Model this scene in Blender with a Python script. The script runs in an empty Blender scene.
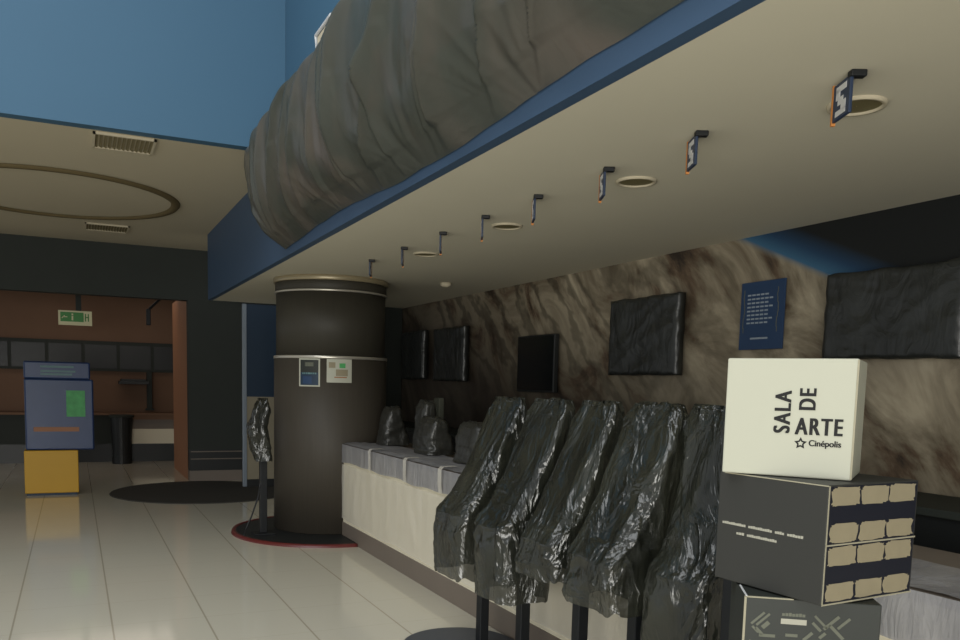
import bpy, bmesh, math, random
from mathutils import Vector, Matrix, noise
random.seed(7)
SC = bpy.context.scene
COL = SC.collection
PI = math.pi

# ------------------------------------------------------------------ materials
def srgb(r, g, b):
    f = lambda c: (c/12.92 if c <= 0.04045 else ((c+0.055)/1.055)**2.4)
    return (f(r/255), f(g/255), f(b/255), 1)

MATS = {}
def mat(name, col, rough=0.6, spec=0.4, metal=0.0, alpha=1.0, coat=0.0, vary=0.0, vscale=3.0, bump=0.0, bscale=20.0, stretch=(1,1,1), emit=None, estr=0.0):
    if name in MATS: return MATS[name]
    m = bpy.data.materials.new(name); m.use_nodes = True
    nt = m.node_tree; b = nt.nodes['Principled BSDF']
    b.inputs['Roughness'].default_value = rough
    b.inputs['Specular IOR Level'].default_value = spec
    b.inputs['Metallic'].default_value = metal
    b.inputs['Alpha'].default_value = alpha
    b.inputs['Coat Weight'].default_value = coat
    if emit:
        b.inputs['Emission Color'].default_value = emit
        b.inputs['Emission Strength'].default_value = estr
    tc = nt.nodes.new('ShaderNodeTexCoord'); mp = nt.nodes.new('ShaderNodeMapping')
    mp.inputs['Scale'].default_value = stretch
    nt.links.new(tc.outputs['Object'], mp.inputs['Vector'])
    n = nt.nodes.new('ShaderNodeTexNoise'); n.inputs['Scale'].default_value = vscale; n.inputs['Detail'].default_value = 5
    nt.links.new(mp.outputs['Vector'], n.inputs['Vector'])
    mx = nt.nodes.new('ShaderNodeMix'); mx.data_type = 'RGBA'
    lo = tuple(max(0, c*(1-vary)) for c in col[:3])+(1,)
    hi = tuple(min(1, c*(1+vary)) for c in col[:3])+(1,)
    mx.inputs['A'].default_value = lo; mx.inputs['B'].default_value = hi
    nt.links.new(n.outputs['Fac'], mx.inputs['Factor'])
    nt.links.new(mx.outputs['Result'], b.inputs['Base Color'])
    if bump > 0:
        n2 = nt.nodes.new('ShaderNodeTexNoise'); n2.inputs['Scale'].default_value = bscale; n2.inputs['Detail'].default_value = 6
        n2.inputs['Distortion'].default_value = 0.6
        nt.links.new(mp.outputs['Vector'], n2.inputs['Vector'])
        bp = nt.nodes.new('ShaderNodeBump'); bp.inputs['Strength'].default_value = bump; bp.inputs['Distance'].default_value = 0.02
        nt.links.new(n2.outputs['Fac'], bp.inputs['Height']); nt.links.new(bp.outputs['Normal'], b.inputs['Normal'])
    MATS[name] = m
    return m

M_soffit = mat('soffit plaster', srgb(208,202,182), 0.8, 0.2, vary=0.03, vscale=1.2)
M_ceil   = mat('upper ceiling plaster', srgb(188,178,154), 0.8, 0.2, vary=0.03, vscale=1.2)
M_blue   = mat('blue paint', srgb(64,98,122), 0.6, 0.3, vary=0.05, vscale=0.8)
M_fascia = mat('dark blue fascia', srgb(62,84,110), 0.5, 0.35, vary=0.06, vscale=1.0)
M_dark   = mat('black wall', srgb(46,50,46), 0.7, 0.3, vary=0.1)
M_black  = mat('black plastic', srgb(30,32,32), 0.45, 0.4, vary=0.1)
M_post   = mat('black metal post', srgb(22,24,26), 0.5, 0.3)
M_orange = mat('orange brown wall', srgb(114,88,70), 0.7, 0.2, vary=0.08)
M_jamb   = mat('orange jamb', srgb(150,106,78), 0.6, 0.3, vary=0.08)
M_cream  = mat('cream laminate', srgb(222,214,190), 0.5, 0.4, vary=0.04)
M_grey   = mat('grey brown plinth', srgb(112,102,92), 0.5, 0.4, vary=0.08)
M_col    = mat('column dark wood', srgb(66,61,53), 0.55, 0.3, vary=0.16, vscale=9, stretch=(6,6,0.25))
M_colup  = mat('column dark upper', srgb(58,55,47), 0.55, 0.3, vary=0.12, vscale=9, stretch=(6,6,0.25))
M_chrome = mat('pale metal trim', srgb(190,185,172), 0.3, 0.5, metal=0.6)
M_tan    = mat('tan capital', srgb(150,138,110), 0.35, 0.5, metal=0.3)
M_red    = mat('dark red floor lip', srgb(92,34,32), 0.35, 0.5)
M_carpet = mat('charcoal carpet', srgb(66,64,60), 0.9, 0.1, vary=0.15, vscale=40)
M_white  = mat('white card', srgb(172,172,156), 0.6, 0.3, vary=0.02)
M_ink    = mat('black ink', srgb(30,30,30), 0.6, 0.2)
M_boxdk  = mat('dark grey card', srgb(49,49,46), 0.55, 0.35, vary=0.05)
M_boxg   = mat('dark green grey card', srgb(40,43,39), 0.55, 0.35, vary=0.06)
M_edge   = mat('worn card edge', srgb(150,145,125), 0.7, 0.2, vary=0.1, vscale=60)
M_print  = mat('pale print', srgb(158,156,142), 0.6, 0.2)
M_printg = mat('grey print', srgb(96,98,86), 0.6, 0.2)
M_patch  = mat('cream print patch', srgb(140,131,108), 0.6, 0.2, vary=0.08, vscale=30)
M_navy   = mat('navy print', srgb(22,24,34), 0.6, 0.3)
M_poster = mat('blue poster', srgb(34,58,90), 0.45, 0.4, vary=0.08)
M_ptext  = mat('poster lettering', srgb(140,150,160), 0.6, 0.2)
M_yellow = mat('yellow panel', srgb(190,146,34), 0.5, 0.4, vary=0.06)
M_bluep  = mat('blue standee', srgb(24,48,88), 0.4, 0.4, vary=0.15, vscale=6)
M_green  = mat('green print', srgb(72,150,88), 0.5, 0.3, vary=0.4, vscale=14)
M_exitg  = mat('exit green', srgb(66,128,66), 0.5, 0.3, emit=srgb(66,128,66), estr=0.05)
M_pale   = mat('pale sign plate', srgb(206,200,160), 0.5, 0.3, emit=srgb(206,200,160), estr=0.03)
M_steel  = mat('pale grey metal edge', srgb(130,140,150), 0.4, 0.5, metal=0.3)
M_bluedk = mat('deep blue panel', srgb(24,46,66), 0.5, 0.4, vary=0.1)
M_signbl = mat('sign blue', srgb(36,50,74), 0.4, 0.4)
M_signor = mat('sign orange edge', srgb(190,126,66), 0.5, 0.3)
M_signwh = mat('sign white', srgb(200,200,200), 0.5, 0.3)
M_lamp   = mat('lamp diffuser off', srgb(112,104,72), 0.5, 0.3)
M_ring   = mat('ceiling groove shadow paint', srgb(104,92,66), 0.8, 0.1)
M_vent   = mat('vent grille', srgb(112,102,72), 0.6, 0.3)
M_tanp   = mat('tan panel', srgb(140,132,112), 0.6, 0.3, vary=0.08)
M_plat   = mat('dark slate platform', srgb(64,68,74), 0.5, 0.4, vary=0.1)
M_scr    = mat('screen glass', srgb(16,20,22), 0.2, 0.5)
M_pink   = mat('pink sign panel', srgb(190,120,110), 0.5, 0.3)
M_teal   = mat('teal sign panel', srgb(90,120,120), 0.5, 0.3)

def film_mat(name, col, alpha, rough=0.3, bump=0.35, bscale=9, stretch=(1,1,1), tint=None, spec=0.6):
    """thin plastic film: glossy, slightly see-through, crinkled"""
    m = bpy.data.materials.new(name); m.use_nodes = True
    nt = m.node_tree; b = nt.nodes['Principled BSDF']
    b.inputs['Roughness'].default_value = rough; b.inputs['Specular IOR Level'].default_value = spec
    b.inputs['Alpha'].default_value = alpha
    tc = nt.nodes.new('ShaderNodeTexCoord'); mp = nt.nodes.new('ShaderNodeMapping'); mp.inputs['Scale'].default_value = stretch
    nt.links.new(tc.outputs['Object'], mp.inputs['Vector'])
    n = nt.nodes.new('ShaderNodeTexNoise'); n.inputs['Scale'].default_value = bscale; n.inputs['Detail'].default_value = 4; n.inputs['Distortion'].default_value = 1.4
    nt.links.new(mp.outputs['Vector'], n.inputs['Vector'])
    n3 = nt.nodes.new('ShaderNodeTexNoise'); n3.inputs['Scale'].default_value = bscale*0.35; n3.inputs['Detail'].default_value = 3; n3.inputs['Distortion'].default_value = 2.0
    nt.links.new(mp.outputs['Vector'], n3.inputs['Vector'])
    # sharp creases: |n - .5|
    s = nt.nodes.new('ShaderNodeMath'); s.operation = 'SUBTRACT'; s.inputs[1].default_value = 0.5
    a = nt.nodes.new('ShaderNodeMath'); a.operation = 'ABSOLUTE'
    nt.links.new(n.outputs['Fac'], s.inputs[0]); nt.links.new(s.outputs[0], a.inputs[0])
    ad = nt.nodes.new('ShaderNodeMath'); ad.operation = 'MULTIPLY_ADD'; ad.inputs[1].default_value = -1.4
    nt.links.new(a.outputs[0], ad.inputs[0]); nt.links.new(n3.outputs['Fac'], ad.inputs[2])
    bp = nt.nodes.new('ShaderNodeBump'); bp.inputs['Strength'].default_value = bump; bp.inputs['Distance'].default_value = 0.05
    nt.links.new(ad.outputs[0], bp.inputs['Height']); nt.links.new(bp.outputs['Normal'], b.inputs['Normal'])
    mx = nt.nodes.new('ShaderNodeMix'); mx.data_type = 'RGBA'
    mx.inputs['A'].default_value = col; mx.inputs['B'].default_value = tint or tuple(c*1.6 for c in col[:3])+(1,)
    rp = nt.nodes.new('ShaderNodeMapRange'); rp.inputs['From Min'].default_value = 0.42; rp.inputs['From Max'].default_value = 0.72
    nt.links.new(n3.outputs['Fac'], rp.inputs['Value']); nt.links.new(rp.outputs['Result'], mx.inputs['Factor'])
    nt.links.new(mx.outputs['Result'], b.inputs['Base Color'])
    MATS[name] = m
    return m

M_bag   = film_mat('black bin liner', srgb(30,32,27), 0.88, 0.2, 0.75, 4.5, (1,1,0.45), srgb(54,55,46), 0.7)
M_bagtv = film_mat('black screen wrap', srgb(34,36,34), 1.0, 0.4, 0.3, 5, (1,1,0.6))
M_bagpos = film_mat('grey till wrap', srgb(36,36,32), 1.0, 0.4, 0.3, 6, (1,1,0.6))
M_sheet = film_mat('grey black sheeting', srgb(66,70,64), 0.9, 0.3, 0.22, 1.6, (1,1,0.3), srgb(104,94,86), 0.6)
M_clear = film_mat('milky stretch film', srgb(228,222,206), 0.5, 0.4, 0.12, 4, (1,2,0.4), srgb(236,230,216))
M_lilac = film_mat('lilac stretch film', srgb(142,141,143), 0.8, 0.35, 0.25, 6, (1,2,0.5), srgb(166,164,164))

def floor_mat():
    m = bpy.data.materials.new('cream floor tiles'); m.use_nodes = True
    nt = m.node_tree; b = nt.nodes['Principled BSDF']
    b.inputs['Roughness'].default_value = 0.22; b.inputs['Specular IOR Level'].default_value = 0.5
    tc = nt.nodes.new('ShaderNodeTexCoord'); mp = nt.nodes.new('ShaderNodeMapping')
    mp.inputs['Location'].default_value = (-0.19+0.58*40, 0.12+0.58*40, 0)
    nt.links.new(tc.outputs['Object'], mp.inputs['Vector'])
    sep = nt.nodes.new('ShaderNodeSeparateXYZ'); nt.links.new(mp.outputs['Vector'], sep.inputs[0])
    prev = None
    for ax, wd, strg in (('X', 0.012, 0.55), ('Y', 0.008, 0.16)):
        md = nt.nodes.new('ShaderNodeMath'); md.operation = 'PINGPONG'; md.inputs[1].default_value = 0.29
        nt.links.new(sep.outputs[ax], md.inputs[0])
        rg = nt.nodes.new('ShaderNodeMapRange'); rg.inputs['From Min'].default_value = wd*0.3; rg.inputs['From Max'].default_value = wd*0.6
        rg.inputs['To Min'].default_value = strg; rg.inputs['To Max'].default_value = 0.0
        nt.links.new(md.outputs[0], rg.inputs['Value'])
        mxx = nt.nodes.new('ShaderNodeMix'); mxx.data_type = 'RGBA'
        mxx.inputs['A'].default_value = srgb(196,190,172); mxx.inputs['B'].default_value = srgb(128,116,92)
        if prev: nt.links.new(prev.outputs['Result'], mxx.inputs['A'])
        nt.links.new(rg.outputs[0], mxx.inputs['Factor']); prev = mxx
    nt.links.new(prev.outputs['Result'], b.inputs['Base Color'])
    n = nt.nodes.new('ShaderNodeTexNoise'); n.inputs['Scale'].default_value = 2.0
    nt.links.new(tc.outputs['Object'], n.inputs['Vector'])
    mr = nt.nodes.new('ShaderNodeMapRange'); mr.inputs['To Min'].default_value = 0.05; mr.inputs['To Max'].default_value = 0.13
    nt.links.new(n.outputs['Fac'], mr.inputs['Value']); nt.links.new(mr.outputs['Result'], b.inputs['Roughness'])
    return m
M_floor = floor_mat()

def mural_mat():
    """printed mural: bark and rock, tan near the camera, darker roots far off, a blue-black corner"""
    m = bpy.data.materials.new('rock mural print'); m.use_nodes = True
    nt = m.node_tree; L = nt.links; N = nt.nodes
    b = N['Principled BSDF']; b.inputs['Roughness'].default_value = 0.6; b.inputs['Specular IOR Level'].default_value = 0.25
    tc = N.new('ShaderNodeTexCoord'); sep = N.new('ShaderNodeSeparateXYZ'); L.new(tc.outputs['Object'], sep.inputs[0])
    mp = N.new('ShaderNodeMapping'); mp.inputs['Scale'].default_value = (1, 0.62, 1.3)
    mr0 = N.new('ShaderNodeMapping'); mr0.inputs['Rotation'].default_value = (math.radians(-40), 0, 0)
    L.new(tc.outputs['Object'], mr0.inputs['Vector']); L.new(mr0.outputs[0], mp.inputs['Vector'])
    n1 = N.new('ShaderNodeTexNoise'); n1.inputs['Scale'].default_value = 1.5; n1.inputs['Detail'].default_value = 8; n1.inputs['Roughness'].default_value = 0.62; n1.inputs['Distortion'].default_value = 1.2
    L.new(mp.outputs[0], n1.inputs['Vector'])
    w = N.new('ShaderNodeTexWave'); w.wave_type = 'BANDS'; w.bands_direction = 'Z'; w.inputs['Scale'].default_value = 0.8; w.inputs['Distortion'].default_value = 22; w.inputs['Detail'].default_value = 5; w.inputs['Detail Scale'].default_value = 0.7; w.inputs['Detail Roughness'].default_value = 0.65
    L.new(mp.outputs[0], w.inputs['Vector'])
    cr = N.new('ShaderNodeValToRGB')
    e = cr.color_ramp.elements
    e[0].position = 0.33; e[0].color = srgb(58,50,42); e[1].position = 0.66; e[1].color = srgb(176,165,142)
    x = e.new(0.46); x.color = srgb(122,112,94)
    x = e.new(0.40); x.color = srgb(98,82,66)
    L.new(n1.outputs['Fac'], cr.inputs['Fac'])
    # dark root ridges
    rr = N.new('ShaderNodeValToRGB'); rr.color_ramp.elements[0].position = 0.05; rr.color_ramp.elements[0].color = (0.1,0.095,0.08,1); rr.color_ramp.elements[1].position = 0.5; rr.color_ramp.elements[1].color = (1,1,1,1)
    L.new(w.outputs['Fac'], rr.inputs['Fac'])
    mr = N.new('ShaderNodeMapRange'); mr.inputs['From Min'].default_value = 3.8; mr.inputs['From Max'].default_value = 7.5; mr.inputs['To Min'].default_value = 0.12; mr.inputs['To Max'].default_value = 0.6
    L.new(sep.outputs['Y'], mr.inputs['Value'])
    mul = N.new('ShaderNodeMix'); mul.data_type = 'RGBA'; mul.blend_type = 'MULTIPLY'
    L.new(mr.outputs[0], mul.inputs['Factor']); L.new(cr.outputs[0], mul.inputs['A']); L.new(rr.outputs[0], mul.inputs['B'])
    # blend to dark brown low and far
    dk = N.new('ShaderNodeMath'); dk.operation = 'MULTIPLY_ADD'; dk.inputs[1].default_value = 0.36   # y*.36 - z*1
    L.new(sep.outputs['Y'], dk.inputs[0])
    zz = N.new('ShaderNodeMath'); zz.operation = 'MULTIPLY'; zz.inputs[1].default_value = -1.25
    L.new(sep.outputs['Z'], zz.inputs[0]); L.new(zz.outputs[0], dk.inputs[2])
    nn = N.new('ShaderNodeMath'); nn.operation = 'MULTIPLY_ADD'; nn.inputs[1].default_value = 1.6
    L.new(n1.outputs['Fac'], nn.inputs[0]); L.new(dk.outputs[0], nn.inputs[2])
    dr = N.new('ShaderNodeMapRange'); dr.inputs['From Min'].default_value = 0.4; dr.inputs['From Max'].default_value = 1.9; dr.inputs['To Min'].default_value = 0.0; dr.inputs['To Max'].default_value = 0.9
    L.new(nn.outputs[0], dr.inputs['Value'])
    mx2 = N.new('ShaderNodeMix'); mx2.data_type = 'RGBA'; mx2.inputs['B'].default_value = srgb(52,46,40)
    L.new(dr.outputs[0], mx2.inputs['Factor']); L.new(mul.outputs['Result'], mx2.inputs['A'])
    # blue to near-black corner: line from (y4.65,z2.67) to (y3.75,z2.28)
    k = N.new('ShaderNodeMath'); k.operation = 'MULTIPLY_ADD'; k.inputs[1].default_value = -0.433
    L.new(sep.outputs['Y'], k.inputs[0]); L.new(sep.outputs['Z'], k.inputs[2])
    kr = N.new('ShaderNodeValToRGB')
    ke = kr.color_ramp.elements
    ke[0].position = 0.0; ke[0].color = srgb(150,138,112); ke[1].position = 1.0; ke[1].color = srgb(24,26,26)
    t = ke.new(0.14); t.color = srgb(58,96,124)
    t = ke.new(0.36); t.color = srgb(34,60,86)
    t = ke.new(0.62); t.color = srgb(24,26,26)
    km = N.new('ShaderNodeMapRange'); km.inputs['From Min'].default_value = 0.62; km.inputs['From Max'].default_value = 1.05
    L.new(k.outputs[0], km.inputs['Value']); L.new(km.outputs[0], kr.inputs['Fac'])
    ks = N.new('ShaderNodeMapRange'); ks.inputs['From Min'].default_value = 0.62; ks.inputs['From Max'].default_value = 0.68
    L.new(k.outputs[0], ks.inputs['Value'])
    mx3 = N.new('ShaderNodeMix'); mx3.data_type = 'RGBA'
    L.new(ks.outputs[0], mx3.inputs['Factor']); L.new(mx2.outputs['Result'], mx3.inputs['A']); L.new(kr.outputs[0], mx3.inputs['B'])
    L.new(mx3.outputs['Result'], b.inputs['Base Color'])
    return m
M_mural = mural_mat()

# ------------------------------------------------------------------ helpers
def thing(name, label, cat, loc=(0,0,0), group=None):
    o = bpy.data.objects.new(name, None); COL.objects.link(o); o.location = loc
    o.empty_display_size = 0.1
    o['label'] = label; o['category'] = cat
    if group: o['group'] = group
    return o

def rootloc(p):
    v = Vector((0,0,0))
    while p: v += p.location; p = p.parent
    return v

def obj(name, bm, m, parent=None, smooth=False, label=None, bevel=0.0, seg=2):
    """link a bmesh built in world coordinates as one mesh object"""
    off = rootloc(parent)
    if off.length > 0: bmesh.ops.translate(bm, verts=bm.verts, vec=-off)
    bmesh.ops.recalc_face_normals(bm, faces=bm.faces)
    me = bpy.data.meshes.new(name); bm.to_mesh(me); bm.free()
    ms = m if isinstance(m, (list, tuple)) else [m]
    for q in ms: me.materials.append(q)
    if smooth:
        for p in me.polygons: p.use_smooth = True
    o = bpy.data.objects.new(name, me); COL.objects.link(o)
    if parent: o.parent = parent
    if label: o['label'] = label
    if bevel > 0:
        md = o.modifiers.new('bevel', 'BEVEL'); md.width = bevel; md.segments = seg; md.limit_method = 'ANGLE'
    return o

def solo(o, label, cat, group=None):
    o['label'] = label; o['category'] = cat
    if group: o['group'] = group
    return o

def struct(name, bm, m, **k):
    o = obj(name, bm, m, **k); o['kind'] = 'structure'; return o

def bx(x0, x1, y0, y1, z0, z1, bm=None):
    bm = bm or bmesh.new()
    v = [bm.verts.new((x, y, z)) for z in (z0, z1) for y in (y0, y1) for x in (x0, x1)]
    for f in ((0,1,3,2),(4,6,7,5),(0,4,5,1),(2,3,7,6),(0,2,6,4),(1,5,7,3)):
        bm.faces.new([v[i] for i in f])
    return bm

def fbx(o, u, w, n, a0, a1, b0, b1, c0, c1, bm=None):
    """box in a local frame: origin o, axes u, w, n"""
    bm = bm or bmesh.new(); o, u, w, n = map(Vector, (o, u, w, n))
    v = [bm.verts.new(o + u*a + w*b + n*c) for c in (c0, c1) for b in (b0, b1) for a in (a0, a1)]
    for f in ((0,1,3,2),(4,6,7,5),(0,4,5,1),(2,3,7,6),(0,2,6,4),(1,5,7,3)):
        bm.faces.new([v[i] for i in f])
    return bm

def lathe(cx, cy, prof, n=64, bm=None, cap=True):
    bm = bm or bmesh.new(); rings = []
    for r, z in prof:
        rings.append([bm.verts.new((cx + r*math.cos(2*PI*i/n), cy + r*math.sin(2*PI*i/n), z)) for i in range(n)])
    for a, b in zip(rings, rings[1:]):
        for i in range(n):
            bm.faces.new((a[i], a[(i+1) % n], b[(i+1) % n], b[i]))
    if cap:
        bm.faces.new(rings[0]); bm.faces.new(rings[-1])
    return bm

def tube(pts, r, n=10, bm=None):
    bm = bm or bmesh.new(); rings = []
    pts = [Vector(p) for p in pts]
    for i, p in enumerate(pts):
        d = (pts[min(i+1, len(pts)-1)] - pts[max(i-1, 0)]).normalized()
        a = d.orthogonal().normalized() if abs(d.z) < 0.95 else Vector((1,0,0))
        a = (a - d*a.dot(d)).normalized(); c = d.cross(a)
        rr = r[i] if isinstance(r, (list, tuple)) else r
        rings.append([bm.verts.new(p + (a*math.cos(2*PI*k/n) + c*math.sin(2*PI*k/n))*rr) for k in range(n)])
    for a, b in zip(rings, rings[1:]):
        for k in range(n): bm.faces.new((a[k], a[(k+1) % n], b[(k+1) % n], b[k]))
    bm.faces.new(rings[0]); bm.faces.new(rings[-1])
    return bm

def text_bm(s, size, o, u, w, align='LEFT', bold=0.0, sx=1.0, ext=0.0008, rot=0.0, track=1.0):
    """lettering as a mesh: o = baseline start, u = reading direction, w = up direction"""
    c = bpy.data.curves.new('lettering', 'FONT'); c.body = s; c.size = size; c.align_x = align; c.space_character = track; c.offset = bold; c.extrude = ext
    t = bpy.data.objects.new('lettering', c); COL.objects.link(t)
    me = bpy.data.meshes.new_from_object(t.evaluated_get(bpy.context.evaluated_depsgraph_get()))
    bm = bmesh.new(); bm.from_mesh(me)
    bpy.data.objects.remove(t); bpy.data.curves.remove(c); bpy.data.meshes.remove(me)
    o, u, w = map(Vector, (o, u, w)); n = u.cross(w)
    cr, sr = math.cos(rot), math.sin(rot)
    for v in bm.verts:
        x, y, z = v.co.x*sx, v.co.y, v.co.z
        x, y = x*cr - y*sr, x*sr + y*cr
        v.co = o + u*x + w*y + n*z
    return bm

def bold_text(s, size, o, u, w, sx, rot, m, parent, wd=0.0016, track=1.0):
    bm = bmesh.new()
    d = Vector(u)*math.cos(rot)+Vector(w)*math.sin(rot); e = Vector(w)*math.cos(rot)-Vector(u)*math.sin(rot)
    n = Vector(u).cross(Vector(w))
    for k, (a, b) in enumerate(((0,0),(1,0),(2,0),(0,0.6),(1,0.6),(2,0.6))):
        q = text_bm(s, size, Vector(o)+d*wd*a+e*wd*b+n*0.00005*k, u, w, sx=sx, rot=rot, track=track)
        me = bpy.data.meshes.new('tmp'); q.to_mesh(me); q.free(); bm.from_mesh(me); bpy.data.meshes.remove(me)
    return obj('lettering', bm, m, parent)

def nz(x, y, z=0.0): return noise.noise(Vector((x, y, z)))
def ridge(v): return 1.0 - abs(v)*2.2

# ------------------------------------------------------------------ camera (matched to the photograph)
R = [(0.9074144304480544, -0.41961532087807696, 0.02284806116548486),
     (-0.0222950463614956, -0.10236323063731394, -0.994497209609575),
     (0.4196450670773719, 0.901911720457097, -0.10224121566055162)]
cd = bpy.data.cameras.new('camera'); cam = bpy.data.objects.new('camera', cd); COL.objects.link(cam)
right, down, fwd = (Vector(r) for r in R)
mw = Matrix.Identity(4)
for i in range(3):
    mw[i][0] = right[i]; mw[i][1] = -down[i]; mw[i][2] = -fwd[i]
mw.translation = (0, 0, 1.6)
cam.matrix_world = mw
cd.sensor_width = 36; cd.lens = 830/960*36
cd.shift_x = (480-460)/960; cd.shift_y = (469.83-320)/960
cd.clip_start = 0.05
SC.camera = cam

# ------------------------------------------------------------------ setting
ZS, ZC = 2.667, 3.54            # soffit over the counter, upper ceiling
FX, WX = 1.685, 4.30            # fascia plane, mural wall plane
struct('floor', bx(-7, 6, -4, 19, -0.1, 0), M_floor)
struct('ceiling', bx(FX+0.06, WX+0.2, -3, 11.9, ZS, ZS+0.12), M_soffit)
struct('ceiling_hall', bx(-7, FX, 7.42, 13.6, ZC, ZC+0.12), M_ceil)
struct('wall_fascia', bx(FX, FX+0.06, -3, 11.9, ZS, ZC), M_fascia)
struct('wall_fascia_upper', bx(FX, FX+0.06, -3, 7.42, ZC, 7.0), M_blue)
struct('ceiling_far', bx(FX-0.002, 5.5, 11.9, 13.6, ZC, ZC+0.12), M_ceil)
struct('wall_atrium', bx(-7, FX-0.002, 7.3, 7.42, ZC, 7.0), M_blue)
#struct('trim_1', bx(-7, FX-0.002, 7.292, 7.3, ZC, ZC+0.012), M_ceil)
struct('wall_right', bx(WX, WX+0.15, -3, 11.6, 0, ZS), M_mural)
struct('wall_end', bx(2.95, WX-0.01, 11.3, 11.42, 0, ZS), M_dark)
# dark header wall with the wide opening into the snack bar
struct('wall_back', bx(-7, 5.5, 13.4, 13.6, 2.78, ZC), M_dark)
struct('wall_back_right', bx(1.6, 5.5, 13.4, 13.6, 0.5, 2.78), M_dark)
struct('baseboard_back', bx(1.6, 2.9, 13.39, 13.6, 0, 0.17), M_grey)
struct('baseboard_back_dark', bx(1.6, 2.9, 13.4, 13.6, 0.17, 0.5), M_black)
struct('trim_2', bx(1.62, 2.9, 13.385, 13.4, 0.345, 0.36), M_grey)
struct('trim_3', bx(1.62, 2.9, 13.385, 13.4, 0.46, 0.475), M_grey)
struct('wall_jamb', bx(1.6, 1.7, 13.6, 15.6, 0, 2.9), M_jamb)
# snack bar room behind the opening
struct('wall_kitchen', bx(-4, 3.0, 17.6, 17.7, 0, 3.3), M_orange)
struct('ceiling_kitchen', bx(-4, 3.0, 13.6, 17.6, 3.2, 3.3), M_orange)
struct('wall_kitchen_right', bx(2.15, 2.25, 15.6, 17.6, 0, 3.2), M_orange)
struct('baseboard_kitchen', bx(-4, 2.15, 17.5, 17.6, 0, 0.13), M_cream)

# ------------------------------------------------------------------ upper ceiling fittings
bm = bmesh.new()
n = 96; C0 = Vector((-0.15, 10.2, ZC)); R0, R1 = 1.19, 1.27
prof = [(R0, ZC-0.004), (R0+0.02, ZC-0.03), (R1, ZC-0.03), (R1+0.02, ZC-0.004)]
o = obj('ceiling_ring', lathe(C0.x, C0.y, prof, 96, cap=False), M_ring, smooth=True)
solo(o, 'thin dark circular groove ring set in the beige ceiling at upper left', 'ceiling ring')
def ceiling_vent(x0, x1, y0, y1, label):
    t = thing('ceiling_vent', label, 'vent', ((x0+x1)/2, (y0+y1)/2, ZC), 'vents in the beige ceiling')
    f = bmesh.new()
    for a in ((x0, x1, y0, y0+0.02), (x0, x1, y1-0.02, y1), (x0, x0+0.02, y0, y1), (x1-0.02, x1, y0, y1)):
        bx(*a, ZC-0.02, ZC, f)
    obj('frame', f, M_ceil, t)
    s = bmesh.new(); k = int((x1-x0)/0.035)
    for i in range(k):
        x = x0+0.03+i*(x1-x0-0.06)/max(1, k-1)
        fbx((x, y0+0.02, ZC-0.008), (0.8,0,-0.6), (0,1,0), (0.6,0,0.8), -0.012, 0.012, 0, y1-y0-0.04, -0.0015, 0.0015, s)
    obj('slats', s, M_vent, t)
ceiling_vent(0.18, 0.66, 7.45, 7.92, 'square ceiling vent beside the blue wall')
ceiling_vent(0.17, 0.70, 11.8, 12.3, 'square ceiling vent near the dark back wall, beyond the ring')

# ------------------------------------------------------------------ soffit fittings
def downlight(x, y, r, label):
    t = thing('ceiling_light', label, 'ceiling light', (x, y, ZS), 'round lights in the long ceiling')
    obj('rim', lathe(x, y, [(r*0.82, ZS), (r*0.84, ZS-0.012), (r*0.97, ZS-0.012), (r, ZS)], 40, cap=False), M_ceil, t, smooth=True)
    obj('diffuser', lathe(x, y, [(r*0.82, ZS-0.004), (r*0.3, ZS-0.006), (0.002, ZS-0.006)], 40, cap=False), M_lamp, t, smooth=True)
for i, (y, lab) in enumerate(((2.30, 'round unlit ceiling light beside the nearest hanging sign, at right edge'),
              (3.64, 'round unlit ceiling light between the second and third nearest hanging signs'),
              (5.06, 'round unlit ceiling light between the fourth and fifth nearest hanging signs'),
              (6.48, 'farthest round unlit ceiling light, between the small far signs'))):
    downlight(2.66, y, 0.105, lab)
o = obj('smoke_detector', lathe(3.6, 8.2, [(0.06, ZS), (0.055, ZS-0.03), (0.03, ZS-0.045), (0.004, ZS-0.047)], 24), M_ceil, smooth=True)
solo(o, 'tiny pale round detector on the ceiling above the dark end of mural', 'smoke detector')

def hanging_sign(y, label, k):
    px, py = 2.365, y
    t = thing('hanging_sign', label, 'sign', (px, py, ZS), 'numbered signs hanging over the counter')
    d = Vector((math.sin(math.radians(25)), math.cos(math.radians(25)), 0)); nrm = Vector((-d.y, d.x, 0))
    o = Vector((px, py, ZS)); up = Vector((0,0,1))
    # mount: plate, short stem
    m = fbx(o, d, up, nrm, -0.012, 0.022, -0.022, 0.0, -0.045, 0.008)
    obj('mount', m, M_post, t, bevel=0.004)
    obj('panel', fbx(o, d, up, nrm, 0.0, 0.125, -0.135, -0.012, -0.006, 0.006), M_signbl, t, bevel=0.003)
    obj('edge_strip', fbx(o, d, up, nrm, 0.125, 0.136, -0.143, -0.008, -0.007, 0.007), M_signor, t, label='orange edge')
    g = bmesh.new()
    for a0, a1, b0, b1 in ((0.025,0.10,-0.046,-0.026), (0.07,0.10,-0.07,-0.036), (0.045,0.085,-0.09,-0.064), (0.025,0.06,-0.112,-0.08), (0.025,0.10,-0.124,-0.106)):
        fbx(o, d, up, nrm, a0, a1, b0, b1, 0.0061, 0.0072, g)
        fbx(o, d, up, nrm, a0, a1, b0, b1, -0.0072, -0.0061, g)
    obj('numeral', g, M_signwh, t, label='white numeral')
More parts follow.
